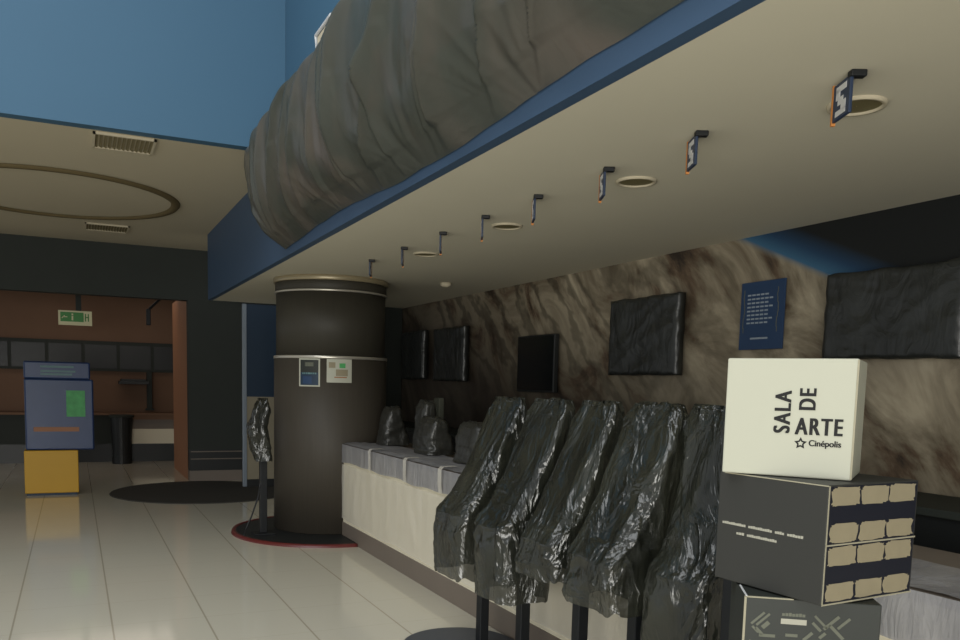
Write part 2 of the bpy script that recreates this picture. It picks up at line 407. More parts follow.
signs = ((2.07, 'largest, nearest hanging sign at the right edge of the ceiling'), (2.83, 'second nearest hanging sign under the long ceiling'),
         (3.49, 'third nearest hanging sign, just left of a round light'), (4.17, 'fourth nearest hanging sign, above the flat black screen'),
         (4.83, 'fifth nearest hanging sign, seen edge on'), (5.5, 'sixth nearest hanging sign, a thin line by a far light'),
         (6.26, 'seventh nearest hanging sign, second from the far end'), (7.05, 'farthest hanging sign, just above the column'))
for k, (y, lab) in enumerate(signs): hanging_sign(y, lab, k)

# ------------------------------------------------------------------ illuminated marquee and its sheeting
t = thing('marquee_lightbox', 'long wall lightbox hidden under grey plastic sheeting on the blue fascia', 'sign', (1.52, 3.5, 2.95))
obj('casing', bx(1.52, FX-0.002, 0.4, 7.0, 3.04, 3.42), M_steel, t, bevel=0.01)
pn = bmesh.new()
for i in range(7): bx(1.505, 1.52, 0.5+i*0.92, 1.34+i*0.92, 3.08, 3.38, pn)
obj('face_panels', pn, M_pink, t)

def sheet():
    bm = bmesh.new(); NU, NV = 420, 120
    FOLDS = ((2.55,3.80,0.11,0.11),(2.82,3.90,0.05,0.07),(4.15,5.0,0.11,0.07),(4.5,5.08,0.08,0.05),(3.2,4.75,0.08,0.07),(3.6,4.35,0.06,0.05),(5.0,6.2,0.06,0.07),(5.5,6.9,0.08,0.06),(5.3,6.5,0.05,0.05),(6.2,7.05,0.06,0.05),(6.6,7.1,0.05,0.05),(1.5,2.9,0.08,0.06),(2.0,3.3,0.06,0.05),(4.7,5.6,0.05,0.05),(0.9,1.9,0.08,0.06))
    Y0, Y1 = 0.3, 7.24
    prof = [(FX-0.01, 3.545), (1.46, 3.56), (1.36, 3.52), (1.33, 3.42), (1.345, 3.24), (1.38, 3.07), (1.435, 2.94), (1.53, 2.83), (FX-0.012, 2.735)]
    def P(t):
        f = t*(len(prof)-1); i = min(int(f), len(prof)-2); a = f-i
        p0, p1, p2, p3 = prof[max(0, i-1)], prof[i], prof[i+1], prof[min(len(prof)-1, i+2)]
        return tuple(0.5*(2*p1[k]+(p2[k]-p0[k])*a+(2*p0[k]-5*p1[k]+4*p2[k]-p3[k])*a*a+(3*p1[k]-p0[k]-3*p2[k]+p3[k])*a**3) for k in (0, 1))
    rows = []
    for i in range(NU+1):
        s = i/NU; y = Y0+(Y1-Y0)*s; row = []
        for j in range(NV+1):
            t = j/NV; x, z = P(t)
            env = math.sin(PI*min(1, max(0, (t-0.08)/0.92)))**0.6 if t > 0.08 else 0.0
            # hanging folds, converging towards tuck points on the lower edge
            tuck = [7.0, 5.6, 4.15, 3.0, 1.6]
            d = 0.0
            for q, ty in enumerate(tuck):
                yy = y - ty
                spread = 0.16 + (1-t)*0.85
                w = math.exp(-(yy/spread)**2)
                ang = yy/(0.10+(1-t)*0.75)
                d += w*0.02*t*ridge(nz(ang*2.6, q*7.3, t*0.5))
            d += 0.02*ridge(nz(y*1.3 + (t-0.5)*0.7, 3.1, t*0.9))*env
            d += 0.010*nz(y*4+t*1.2, 9.0, t*2.2)*env + 0.009*ridge(nz(y*7-t*5, 14.0, t*0.7))*env + 0.006*ridge(nz(y*13-t*12, 17.0, t*1.0))*env
            d += 0.002*ridge(nz(y*9-t*4, 4.0, t*5))*env
            # explicit slanting folds: (y near the top, y at the hem, height, width)
            for ya, yb, am, wd in FOLDS:
                am *= 1.35
                yl = ya+(yb-ya)*(t-0.2)/0.8 + 0.03*nz(t*3, ya*5)
                w_ = wd*(0.6+0.8*(1-t))
                q_ = (y-yl)/w_
                if -6 < q_ < 6: d += am*(math.exp(0.4-math.sqrt(q_*q_+0.16)) if q_ < 0 else math.exp(-q_*q_*2))*env
            for c0, kk, am in ((0.50, 0.10, 0.045), (0.64, 0.085, 0.035), (0.38, 0.12, 0.03), (0.78, 0.05, 0.025)):
                q_ = (t-c0+kk*(y-2.1)**2-0.08*nz(y*1.2, c0*9))/0.045
                if -6 < q_ < 6: d += am*math.exp(-abs(q_))*env*max(0, min(1, (3.2-y)/0.4))
            sag = 0.03*math.sin(y*2.1)*t
            xx = x - d*(0.75 if t < 0.9 else 0.3)
            xx = min(xx, FX-0.006)
            zz = z + 0.4*d*(t > 0.5)*-0.2 - 0.02*math.sin(y*1.7+1)*t + 0.012*nz(y*3, 1.5)*t
            if t < 0.3: xx = min(xx, x)
            yy = y + (0.14*(1-abs(2*t-1)) - 0.10*t)*(max(0, s-0.93)/0.07)*0 
            # far end closes round the end of the box
            row.append(bm.verts.new((xx, yy, zz)))
        rows.append(row)
    for a, b in zip(rows, rows[1:]):
        for j in range(NV): bm.faces.new((a[j], a[j+1], b[j+1], b[j]))
    # end closure at far end, gathered against the fascia
    last = rows[-1]; prev = last
    for q in range(1, 9):
        f = q/8; new = []
        for j, v in enumerate(last):
            c = Vector((FX-0.01, Y1+0.02, v.co.z*0.55+3.0*0.45))
            new.append(bm.verts.new(v.co.lerp(c, f) + Vector((0, 0.03*math.sin(PI*f) + 0.01*math.sin(j*0.9)*f, 0))))
        for j in range(NV): bm.faces.new((prev[j], prev[j+1], new[j+1], new[j]))
        prev = new
    return bm
o = obj('plastic_sheet', sheet(), M_sheet, smooth=True)
solo(o, 'large crumpled grey black plastic sheet draped along the blue fascia above the ceiling edge', 'plastic sheet')

# white metal frame standing on top of the marquee
t = thing('metal_frame', 'small white metal frame poking up behind the draped plastic sheet', 'frame', (1.45, 5.3, 3.56))
obj('frame_loop', tube([(1.45,5.44,3.60),(1.45,5.44,3.79),(1.45,5.10,3.79),(1.45,5.10,3.60)], 0.012, 8), M_signwh, t)
obj('panel', bx(1.453, 1.459, 5.12, 5.42, 3.62, 3.775), M_ceil, t)
obj('rail', tube([(1.45,5.44,3.60),(1.45,6.02,3.60),(1.45,6.06,3.585)], 0.010, 8), M_signwh, t)

# ------------------------------------------------------------------ column
CX, CY, CR = 2.525, 8.80, 0.588
t = thing('round_column', 'fat dark brown round column with pale rings, standing on a red lipped disc', 'column', (CX, CY, 0))
obj('shaft', lathe(CX, CY, [(CR+0.012,0.03),(CR+0.012,1.83)], 96), M_col, t, smooth=False)
for p in t.children[0].data.polygons: p.use_smooth = len(p.vertices) == 4
o = obj('upper_sleeve', lathe(CX, CY, [(CR-0.01,1.86),(CR-0.01,2.505)], 96), M_colup, t)
for p in o.data.polygons: p.use_smooth = len(p.vertices) == 4
def ringo(name, r, z0, z1, m, lab=None):
    o = obj(name, lathe(CX, CY, [(r-0.004,z0),(r,z0+0.004),(r,z1-0.004),(r-0.004,z1)], 96), m, t, label=lab)
    for p in o.data.polygons: p.use_smooth = len(p.vertices) == 4
ringo('trim_ring', CR+0.018, 1.83, 1.86, M_chrome, 'pale ring at poster height')
ringo('trim_ring', CR+0.012, 2.505, 2.525, M_chrome, 'thin pale ring near the top')
ringo('collar', CR, 2.525, 2.615, M_colup)
ringo('capital', CR+0.02, 2.615, ZS, M_tan, 'tan band under the ceiling')
t2 = thing('column_base_disc', 'flat dark disc with red lip around the foot of the column', 'floor disc', (2.45, 8.65, 0))
DR = 1.0
def clipx(bm):
    for v in bm.verts: v.co.x = min(v.co.x, KX-0.006)
    return bm
KX = 2.485
obj('disc', clipx(lathe(2.45, 8.65, [(DR-0.05,0.0),(DR-0.05,0.026)], 96)), M_black, t2)
obj('lip', clipx(lathe(2.45, 8.65, [(DR-0.05,0.001),(DR-0.05,0.03),(DR-0.01,0.03),(DR,0.0)], 96, cap=False)), M_red, t2, smooth=True, label='dark red lip')

def curved_plate(a0, a1, z0, z1, r, th, name, m, parent, nseg=10):
    bm = bmesh.new(); cols = []
    for i in range(nseg+1):
        a = a0+(a1-a0)*i/nseg
        cols.append([bm.verts.new((CX+rr*math.cos(a), CY+rr*math.sin(a), z)) for rr, z in ((r,z0),(r+th,z0),(r+th,z1),(r,z1))])
    for a, b in zip(cols, cols[1:]):
        for k in range(4): bm.faces.new((a[k], a[(k+1)%4], b[(k+1)%4], b[k]))
    bm.faces.new(cols[0]); bm.faces.new(cols[-1])
    return obj(name, bm, m, parent)
RS = CR+0.0125
def notice(u0, u1, z0, z1, dark, label):
    a0 = math.atan2(-(CR**2-(u0-CX)**2)**0.5, u0-CX); a1 = math.atan2(-(CR**2-(u1-CX)**2)**0.5, u1-CX)
    am = (a0+a1)/2
    t = thing('paper_notice', label, 'notice', (CX+RS*math.cos(am), CY+RS*math.sin(am), z0), 'notices on the column')
    curved_plate(a0, a1, z0, z1, RS, 0.004, 'sheet', M_white, t)
    e = (a1-a0)*0.06; ze = 0.014
    L = lambda f, g, h0, h1, m, nm: curved_plate(a0+(a1-a0)*f, a0+(a1-a0)*g, z0+(z1-z0)*h0, z0+(z1-z0)*h1, RS+0.004, 0.0008, nm, m, t)
    if dark:
        L(0.07,0.93,0.5,0.95,M_boxg,'printed_panel'); L(0.07,0.93,0.05,0.5,M_bluedk,'printed_panel')
        L(0.3,0.7,0.72,0.86,M_printg,'print_block'); L(0.15,0.85,0.44,0.5,M_teal,'print_block'); L(0.2,0.62,0.1,0.36,M_poster,'print_block')
    else:
        L(0.08,0.34,0.62,0.86,M_patch,'print_block'); L(0.5,0.74,0.62,0.82,M_green,'print_block'); L(0.36,0.84,0.28,0.56,M_patch,'print_block'); L(0.3,0.8,0.2,0.25,M_jamb,'print_line')
notice(2.09, 2.265, 1.545, 1.828, True, 'blue and dark notice in pale border taped on the column')
notice(2.325, 2.57, 1.59, 1.828, False, 'cream square notice on the column, right of the blue notice')

# ------------------------------------------------------------------ counter
KX = 2.485
t = thing('service_counter', 'long cream service counter with grey plinth, running from column to boxes', 'counter', (KX, 4, 0))
obj('body', bx(KX+0.006, KX+0.7, -1.0, 8.185, 0.165, 0.93), M_cream, t)
obj('worktop', bx(KX-0.004, KX+0.74, -1.0, 8.185, 0.93, 0.968), M_grey, t, bevel=0.006)
obj('plinth', bx(KX-0.004, KX+0.66, -1.0, 8.185, 0.0, 0.165), M_grey, t)

def film_grid(y0, y1, z0, z1, x, name, m, amp, seed):
    bm = bmesh.new(); NU, NV = 200, 30; rows = []
    for i in range(NU+1):
        y = y0+(y1-y0)*i/NU; row = []
        for j in range(NV+1):
            z = z0+(z1-z0)*j/NV
            d = amp*(0.6*ridge(nz(y*2.2, seed, z*1.6))+0.3*nz(y*8, seed+4, z*3))
            zz = z
            if j == 0: zz += 0.02*nz(y*2.5, seed+9)
            row.append(bm.verts.new((x-abs(d), y, zz)))
        rows.append(row)
    for a, b in zip(rows, rows[1:]):
        for j in range(NV): bm.faces.new((a[j], a[j+1], b[j+1], b[j]))
    return bm
o = obj('film_wrap', film_grid(-0.9, 8.185, 0.20, 0.765, KX-0.006, 'f', M_clear, 0.012, 2.0), M_clear, smooth=True)
solo(o, 'milky stretch film stretched over the cream counter front', 'plastic film')
bm = film_grid(-0.9, 8.185, 0.79, 0.968, KX-0.012, 'g', M_lilac, 0.016, 5.0)
# top flap lying on the worktop
rows = []
for i in range(121):
    y = -0.9+9.08*i/120; row = []
    for j in range(14):
        f = j/13; row.append(bm.verts.new((KX-0.014+0.40*f+0.03*nz(y*2,6.0)*f, y, 0.974+0.012*abs(nz(y*5, f*4, 2))+0.012*ridge(nz(y*2.4+f, 8.1))*(f > 0.1))))
    rows.append(row)
for a, b in zip(rows, rows[1:]):
    for j in range(13): bm.faces.new((a[j], a[j+1], b[j+1], b[j]))
o = obj('film_band', bm, M_lilac, smooth=True)
solo(o, 'lilac grey band of plastic film taped over the counter top edge', 'plastic film')
# pale tape straps holding the band
for i, (y, lab) in enumerate(((7.25, 'pale tape strap on the film band, nearest the column'), (6.35, 'pale tape strap on the film band, second from the column'), (5.62, 'pale tape strap on the film band, beside the first covered kiosk'))):
    b_ = bmesh.new(); pts = [(KX+0.10, 0.992), (KX-0.02, 0.99), (KX-0.038, 0.97), (KX-0.034, 0.86), (KX-0.030, 0.79)]
    rws = []
    for j, (x, z) in enumerate(pts):
        rws.append([b_.verts.new((x, y-0.035+0.07*k/4+0.006*math.sin(j*2+i), z)) for k in range(5)])
    for a, b in zip(rws, rws[1:]):
        for k in range(4): b_.faces.new((a[k], a[k+1], b[k+1], b[k]))
    solo(obj('tape_strap', b_, M_clear, smooth=True), lab, 'tape', 'tape straps on the counter film')

# back counter along the mural wall
t = thing('back_counter', 'low dark back counter along the mural wall behind the service counter', 'counter', (4.0, 6, 0))
obj('cabinet', bx(3.75, WX-0.005, 1.0, 11.25, 0, 1.02), M_black, t)
obj('top', bx(3.72, WX-0.005, 1.0, 11.25, 1.02, 1.06), M_dark, t, bevel=0.005)

# ------------------------------------------------------------------ plastic covers
def bag(prof, hy, seed, NV=72, NU=120, fold=0.02, cy=0.0, lean=0.0, hem=0.03, topgather=0.03):
    """prof: list of (z, xfront, xback) from top to hem. Returns a bmesh in local coords (post at x=0,y=0)."""
    bm = bmesh.new(); rings = []
    def P(t):
        f = t*(len(prof)-1); i = min(int(f), len(prof)-2); a = f-i
        return [prof[i][k]*(1-a)+prof[i+1][k]*a for k in range(3)]
    L = [(0.0, 0.06), (0.0, 0.35), (0.0, 0.7), (0.002, 0.92)] + [(0.012+0.988*j/NV, 1.0) for j in range(NV+1)]
    for li, (t, sc) in enumerate(L):
        z, xf, xb = P(t); ring = []
        for i in range(NU):
            th = 2*PI*i/NU; c, s = math.cos(th), math.sin(th); e = 0.42
            ex = math.copysign(abs(c)**e, c); ey = math.copysign(abs(s)**e, s)
            hx = (xb-xf)/2; cx = (xf+xb)/2
            tp = 1.0 - 0.16*math.exp(-t/0.05)
            x = cx + hx*ex*sc*tp; y = cy + hy*ey*sc*tp
            a = th*2.2
            sh = t*1.6*math.sin(seed*1.7)
            px_, py_ = ex*hx*9, ey*hy*9
            f1 = nz(px_*0.6+sh+t*1.2, py_*0.75, t*1.1+seed)
            d = 0.0
            for q, (fx_, kt, wz, am) in enumerate(((0.55, 1.6, 1.2, 1.0), (0.85, -2.4, 2.0, 0.75), (0.7, 3.4, 2.6, 0.6), (1.6, -1.0, 3.5, 0.4), (2.3, 1.8, 2.5, 0.3), (1.2, -4.5, 4.0, 0.35))):
                v_ = nz(px_*fx_+t*kt, py_*fx_-t*kt*0.6, t*wz+seed*1.3+q*5.7)
                d += am*(math.exp(-abs(v_)/0.09)-0.3)
            f3 = nz(px_*2.0, py_*2.0, t*6+seed)
            amp = fold*(0.5+0.7*t)
            d = amp*(0.75*d + 1.5*f1 + 0.3*f3) - 0.5*fold
            if sc < 1: d *= 0.3
            nx, ny = ex*hy, ey*hx
            ln = math.hypot(nx, ny) or 1
            x += d*nx/ln; y += d*ny/ln*0.8
            zz = z
            if sc < 1: zz += topgather*(1-sc)*0.3 + topgather*0.6*ridge(nz(a*3, seed+2, sc*2))*(sc-0.06)
            zz += hem*nz(a*0.9, seed+20)*t**3 + 0.02*nz(c*1.5, s*1.5+seed, 3)*(1-t)
            ring.append(bm.verts.new((x, y, zz)))
        rings.append(ring)
    bm.faces.new(rings[0])
    for a, b in zip(rings, rings[1:]):
        for i in range(NU): bm.faces.new((a[i], a[(i+1)%NU], b[(i+1)%NU], b[i]))
    return bm

KPX = 2.2
kiosks = [
 (4.36, 0.49, 'first from the column', 11.0, 0.0, 0.205, -0.05),
 (3.87, 0.47, 'second from the column', 23.0, 0.0, 0.205, -0.025),
 (3.31, 0.68, 'third from the column', 37.0, 0.11, 0.185, 0.0),
 (2.87, 0.65, 'fourth from the column', 45.0, 0.105, 0.20, 0.0),
 (2.30, 0.30, 'last before the cardboard boxes', 58.0, 0.28, 0.20, 0.13)]
kprof = lambda hem, dx=0.0: [(z, a+dx*min(1, (1.52-z)/0.5), b+dx*0.3) for z, a, b in [(1.52, 0.10, 0.20), (1.40, 0.055, 0.205), (1.15, -0.045, 0.18), (0.95, -0.15, 0.15), (0.86, -0.225, 0.12), (max(0.76, hem+0.03), -0.235, 0.09), (hem, -0.225, 0.075)]]
# low platform under the kiosks
bm = bmesh.new(); lo = []; hi = []
out = [(1.76+0.7, 0.8), ] ; pts = []
for i in range(25):
    a = PI*i/24; pts.append((2.11+0.35*math.cos(a), 4.48+0.35*math.sin(a)))
pts = pts + [(1.76, 1.9), (2.46, 1.9)]
lo = [bm.verts.new((x, y, 0)) for x, y in pts]; hi = [bm.verts.new((x, y, 0.02)) for x, y in pts]
bm.faces.new(lo); bm.faces.new(hi)
for i in range(len(pts)): bm.faces.new((lo[i], lo[(i+1)%len(pts)], hi[(i+1)%len(pts)], hi[i]))
solo(obj('floor_platform', bm, M_plat, bevel=0.004), 'low dark rounded platform on the floor under the covered kiosks', 'platform')

for ki, (ky, hem, which, seed, dy, hw, dx) in enumerate(kiosks):
    k = thing('ticket_kiosk', 'black post kiosk hidden under a bin liner, ' + which, 'kiosk', (KPX, ky, 0.02), 'covered ticket kiosks')
    obj('post', bx(KPX-0.03, KPX+0.03, ky-0.03, ky+0.03, 0.032, 1.0), M_post, k, bevel=0.006)
    obj('foot', bx(KPX-0.1, KPX+0.1, ky-0.1, ky+0.1, 0.02, 0.032), M_post, k, bevel=0.003)
    # tilted screen head
    h = bmesh.new(); sec = [(0.14,1.45),(0.165,1.45),(0.07,0.95),(-0.04+dx,0.95)]
    fr = [h.verts.new((KPX+x, ky+dy-hw+0.06, z)) for x, z in sec]; bk = [h.verts.new((KPX+x, ky+dy+hw-0.06, z)) for x, z in sec]
    h.faces.new(fr); h.faces.new(bk)
    for i in range(4): h.faces.new((fr[i], fr[(i+1)%4], bk[(i+1)%4], bk[i]))
    obj('screen_head', h, M_black, k, bevel=0.01)
    b_ = bag(kprof(hem, dx), hw, seed)
    bmesh.ops.translate(b_, verts=b_.verts, vec=(KPX, ky+dy, 0))
    lab = ['shiny black plastic bag over the first kiosk, beside the cream counter front', 'shiny black plastic bag over the second kiosk from the column',
           'shiny black plastic bag over the third kiosk, middle of the row', 'dark black plastic bag over the fourth kiosk from the column',
           'loose grey black plastic bag over the last kiosk, beside the boxes'][ki]
    solo(obj('plastic_bag', b_, M_bag, smooth=True), lab, 'plastic bag', 'bags over the ticket kiosks')

# ------------------------------------------------------------------ wrapped equipment on the counter
def blob_bag(x, y, z0, hx, hy, h, seed, label, lean=0.0):
    prof = [(h, -hx*0.55+lean, hx*0.35+lean), (h*0.85, -hx*0.75+lean*0.8, hx*0.5+lean*0.8), (h*0.5, -hx*0.95+lean*0.4, hx*0.8), (h*0.2, -hx, hx), (0.0, -hx*1.08, hx*1.05)]
    b_ = bag(prof, hy, seed, NV=30, NU=60, fold=0.016, hem=0.0, topgather=0.03)
    bmesh.ops.translate(b_, verts=b_.verts, vec=(x, y, z0))
    for v in b_.verts: v.co.z = max(v.co.z, z0)
    solo(obj('wrapped_terminal', b_, M_bagpos, smooth=True), label, 'wrapped terminal', 'wrapped terminals on the counter')
blob_bag(2.86, 7.75, 0.992, 0.14, 0.15, 0.36, 3.3, 'bagged till terminal on the counter, nearest the column')
blob_bag(2.86, 6.7, 0.992, 0.14, 0.19, 0.31, 4.4, 'bagged till terminal on the counter, second from the column')
blob_bag(3.0, 7.2, 0.992, 0.12, 0.13, 0.44, 5.2, 'tallest bagged till terminal on the counter, set back between two grey ones')
blob_bag(2.86, 5.85, 0.992, 0.14, 0.20, 0.30, 6.1, 'bagged till terminal on the counter, beside the first covered kiosk')
t = thing('small_speaker', 'small pale device standing up behind the bagged till terminals', 'device', (3.9, 9.0, 1.06))
obj('body', bx(3.86, 3.93, 8.92, 9.08, 1.06, 1.44), M_printg, t, bevel=0.015)
obj('base', bx(3.82, 3.97, 8.9, 9.1, 1.06, 1.075), M_black, t)

# ------------------------------------------------------------------ screens on the mural wall
def wrapped_screen(y0, y1, z0, z1, seed, label):
    t = thing('wrapped_television', label, 'television', (WX, (y0+y1)/2, z0), 'wall screens wrapped in black plastic')
    obj('wall_bracket', bx(4.235, WX-0.001, (y0+y1)/2-0.12, (y0+y1)/2+0.12, (z0+z1)/2-0.1, (z0+z1)/2+0.1), M_post, t)
    bm = bmesh.new(); NU, NV = 60, 44; X0, X1 = 4.165, 4.24
    def surf(u, v):
        y = y0+(y1-y0)*u; z = z0+(z1-z0)*v
        e = min(1, min(u, 1-u, v, 1-v)/0.03)
        d = 0.006*ridge(nz(u*3+v*2, seed, v*2)) + 0.003*ridge(nz(u*6-v*4, seed+3, v*4))+0.001*nz(u*20, v*20, seed)
        return (X0+0.012*(1-e)-d*e, y+0.010*nz(v*6, seed+7), z+0.012*nz(u*7, seed+8)*(v > 0.5)+0.01*nz(u*9, seed+2)*(v < 0.5))
    g = [[bm.verts.new(surf(i/NU, j/NV)) for j in range(NV+1)] for i in range(NU+1)]
    for i in range(NU):
        for j in range(NV): bm.faces.new((g[i][j], g[i][j+1], g[i+1][j+1], g[i+1][j]))
    border = [g[i][0] for i in range(NU)] + [g[NU][j] for j in range(NV)] + [g[i][NV] for i in range(NU, 0, -1)] + [g[0][j] for j in range(NV, 0, -1)]
    back = [bm.verts.new((X1, v.co.y, v.co.z)) for v in border]
    for i in range(len(border)): bm.faces.new((border[i], border[(i+1) % len(border)], back[(i+1) % len(border)], back[i]))
    bm.faces.new(back)
    obj('plastic_cover', bm, M_bagtv, t, smooth=True)
wrapped_screen(5.11, 6.0, 1.71, 2.335, 1.1, 'large wall television wrapped in black plastic, left of the blue poster')
wrapped_screen(8.95, 9.85, 1.64, 2.29, 2.2, 'far wall television wrapped in black plastic, left of the flat black screen')
wrapped_screen(10.2, 11.0, 1.66, 2.30, 3.3, 'farthest wall television wrapped in black plastic, nearest the column')
wrapped_screen(2.85, 3.74, 1.80, 2.31, 4.4, 'wall television wrapped in black plastic above the white box, at right edge')
t = thing('flat_television', 'smooth black flat television, unwrapped, on the dark mural', 'television', (WX, 7.34, 1.54))
obj('casing', bx(4.22, 4.27, 6.97, 7.71, 1.54, 2.11), M_black, t, bevel=0.006)
obj('screen', bx(4.216, 4.22, 6.985, 7.695, 1.56, 2.095), M_scr, t)
obj('wall_bracket', bx(4.27, WX-0.001, 7.2, 7.48, 1.7, 1.95), M_post, t)

t = thing('wall_poster', 'blue poster with pale lettering on the mural above the white box', 'poster', (4.25, 4.34, 1.88))
obj('board', bx(4.25, 4.262, 4.14, 4.535, 1.885, 2.345), M_poster, t, bevel=0.002)
for y in (4.2, 4.45): obj('standoff', bx(4.262, WX-0.001, y, y+0.02, 2.2, 2.22), M_steel, t)
for i in range(8):
    ln = bmesh.new(); z = 2.25-i*0.027; a = random.uniform(0.0, 0.03)
    for k in range(6):
        y = 4.24+k*0.04
        if 4.235+a < y < 4.47-a: bx(4.2492, 4.25, y, y+0.031, z, z+0.011, ln)
    obj('text_line', ln, M_ptext, t)
obj('text_line', bx(4.2492, 4.25, 4.27, 4.43, 1.955, 1.967), M_ptext, t)
for y, s in ((4.50, 1), (4.195, -1)):
    br = bmesh.new()
    for i in range(9):
        a = i/8; bx(4.2492, 4.25, y+0.006*math.sin(a*9)-0.003, y+0.006*math.sin(a*9)+0.003, 2.0+a*0.26, 2.0+a*0.26+0.035, br)
    obj('scroll_border', br, M_printg, t)

# ------------------------------------------------------------------ cardboard boxes
UP = Vector((0,0,1))
def carton(p_near, p_far, z0, z1, depth, name, m, label, edge=0.0025):
    """front face runs from p_far (photo left) to p_near (photo right); returns frame"""
    a = Vector((p_far[0], p_far[1], 0)); b = Vector((p_near[0], p_near[1], 0)); u = (b-a); w = u.length; u.normalize()
    n = UP.cross(u)            # into the box, away from the camera
    t = thing(name, label, 'box', (a.x, a.y, z0), 'stack of promotional boxes')
    return t, a, u, n, w
# white box
t, a, u, n, w = carton((1.799,1.493), (1.612,1.757), 1.377, 1.688, 0.3, 'white_carton', M_white, 'white card box with black lettering, topmost of the stack')
O = Vector((a.x, a.y, 1.377)); H = 0.311
obj('carton', fbx(O, u, UP, n, 0, w, 0, H, 0, 0.27), M_white, t, bevel=0.004)
e = bmesh.new(); fbx(O, u, UP, n, w-0.004, w+0.001, 0.003, H-0.003, -0.001, 0.004, e)
obj('edge', e, M_edge, t)
F = lambda x, z: O + u*x + UP*z - n*0.0006
pxw = w/126.0        # metres per photo pixel on this face
bold_text('SALA', 0.0570, F(0.168, 0.113), u, UP, 0.74, PI/2, M_ink, t, 0.0020, 1.22)
bold_text('DE', 0.0570, F(0.228, 0.174), u, UP, 0.74, PI/2, M_ink, t, 0.0020, 1.22)
bold_text('ARTE', 0.0620, F(0.181, 0.113), u, UP, 0.68, 0.0, M_ink, t, 0.0020, 1.2)
bold_text('Cinépolis', 0.0225, F(0.216, 0.084), u, UP, 0.92, 0.0, M_ink, t, 0.0007)
# outlined star logo
bm = bmesh.new(); c = F(0.197, 0.090); outer = []; inner = []
for i in range(10):
    r = 0.0165 if i % 2 == 0 else 0.0085; r2 = 0.0075 if i % 2 == 0 else 0.0042
    q = PI/2+i*PI/5
    outer.append(bm.verts.new(c+u*(r*math.cos(q))+UP*(r*math.sin(q)))); inner.append(bm.verts.new(c+u*(r2*math.cos(q))+UP*(r2*math.sin(q))))
for i in range(10): bm.faces.new((outer[i], outer[(i+1)%10], inner[(i+1)%10], inner[i]))
obj('star_emblem', bm, M_ink, t)

# dark box, turned a little, second from top
t, a, u, n, w = carton((1.672,1.449), (1.647,1.802), 1.072, 1.377, 0.36, 'dark_carton', M_boxdk, 'dark grey card box with two lines of small print, under the white box')
O = Vector((a.x, a.y, 1.072)); H = 0.303; D = 0.36
obj('carton', fbx(O, u, UP, n, 0, w, 0, H, 0, D), M_boxdk, t, bevel=0.003)
F = lambda x, z: O + u*x + UP*z - n*0.0006
def print_line(x0, words, z, h, m, nm='text_line'):
    # small print too fine to read: broken strokes, word by word
    q = bmesh.new(); x = x0
    for wl in words:
        k = max(2, int(wl/0.0075)); st = wl/k
        for c in range(k):
            hh = h*(0.8+0.2*((c*7) % 3)/2)
            fbx(O, u, UP, -n, x+c*st, x+c*st+st*0.86, z, z+hh, 0, 0.0007, q)
        x += wl+0.009
    obj(nm, q, m, t)
print_line(0.020, (0.083, 0.080, 0.030, 0.050), 0.158, 0.0075, M_print)
print_line(0.072, (0.028, 0.100), 0.134, 0.0075, M_print)
S = lambda y, z: O + u*(w+0.0006) + n*y + UP*z
def patch(y0, y1, z0, z1, m, bm): fbx(O+u*w, n, UP, u, y0, y1, z0, z1, 0.0, 0.0012, bm)
pc = bmesh.new(); nv = bmesh.new()
obj('side_print', fbx(O+u*w, n, UP, u, 0.006, D-0.006, 0.004, H-0.004, -0.0005, 0.0006), M_navy, t)
def blotch(y0, y1, z0, z1, seed):
    # ragged cream patch
    N = 40; ring = []
    for i in range(N):
        q = 2*PI*i/N; cc, ss = math.cos(q), math.sin(q); ee = 0.3
        r = 1+0.16*nz(cc*4, ss*4, seed)
        ring.append(pc.verts.new(O+u*(w+0.001)+n*((y0+y1)/2+(y1-y0)/2*math.copysign(abs(cc)**ee, cc)*r)+UP*((z0+z1)/2+(z1-z0)/2*math.copysign(abs(ss)**ee, ss)*r)))
    pc.faces.new(ring)
for i in range(3):
    y0 = 0.012+i*0.113
    for z0, z1 in ((0.008,0.054), (0.098,0.146), (0.157,0.205), (0.250,0.296)):
        blotch(y0, y0+0.108, z0, z1, i*3.1+z0*40)
obj('side_patches', pc, M_patch, t, label='ragged cream print on the side')
eg = bmesh.new()
fbx(O+u*w, n, UP, u, 0.0, 0.004, 0.002, H-0.002, 0.0005, 0.0016, eg)
fbx(O+u*w, n, UP, u, 0.0, D, 0.150, 0.154, 0.0008, 0.0018, eg)
fbx(O+u*w, n, UP, u, 0.0, D, 0.0, 0.004, 0.0005, 0.0016, eg)
fbx(O, u, UP, n, 0.02, w, H-0.004, H-0.001, -0.0012, 0, eg)
obj('worn_edges', eg, M_edge, t)

# patterned box, third from top
t, a, u, n, w = carton((1.845,1.412), (1.575,1.606), 0.72, 1.071, 0.26, 'patterned_carton', M_boxg, 'dark box with pale crossed line pattern, under the dark grey box')
O = Vector((a.x, a.y, 0.72)); H = 0.348; D = 0.26
obj('carton', fbx(O, u, UP, n, 0, w, 0, H, 0, D), M_boxg, t, bevel=0.003)
obj('worn_edges', fbx(O, u, UP, n, -0.001, 0.0045, 0, H, -0.001, 0.004, fbx(O, u, UP, n, 0.0, 0.12, H-0.002, H+0.001, -0.001, 0.006)), M_edge, t)
obj('flap', fbx(O+UP*H, u, UP, n, 0.002, 0.006, 0.0005, 0.003, 0.0, 0.12), M_signwh, t)
F = lambda x, z: O + u*x + UP*z - n*0.0008
pt = bmesh.new()
def stroke(x, z, ln_, ang, th):
    d = u*math.cos(ang)+UP*math.sin(ang); p = UP*math.cos(ang)-u*math.sin(ang)
    fbx(O+u*x+UP*z, d, p, -n, -ln_/2, ln_/2, -th/2, th/2, 0, 0.0012, pt)
q = PI/4
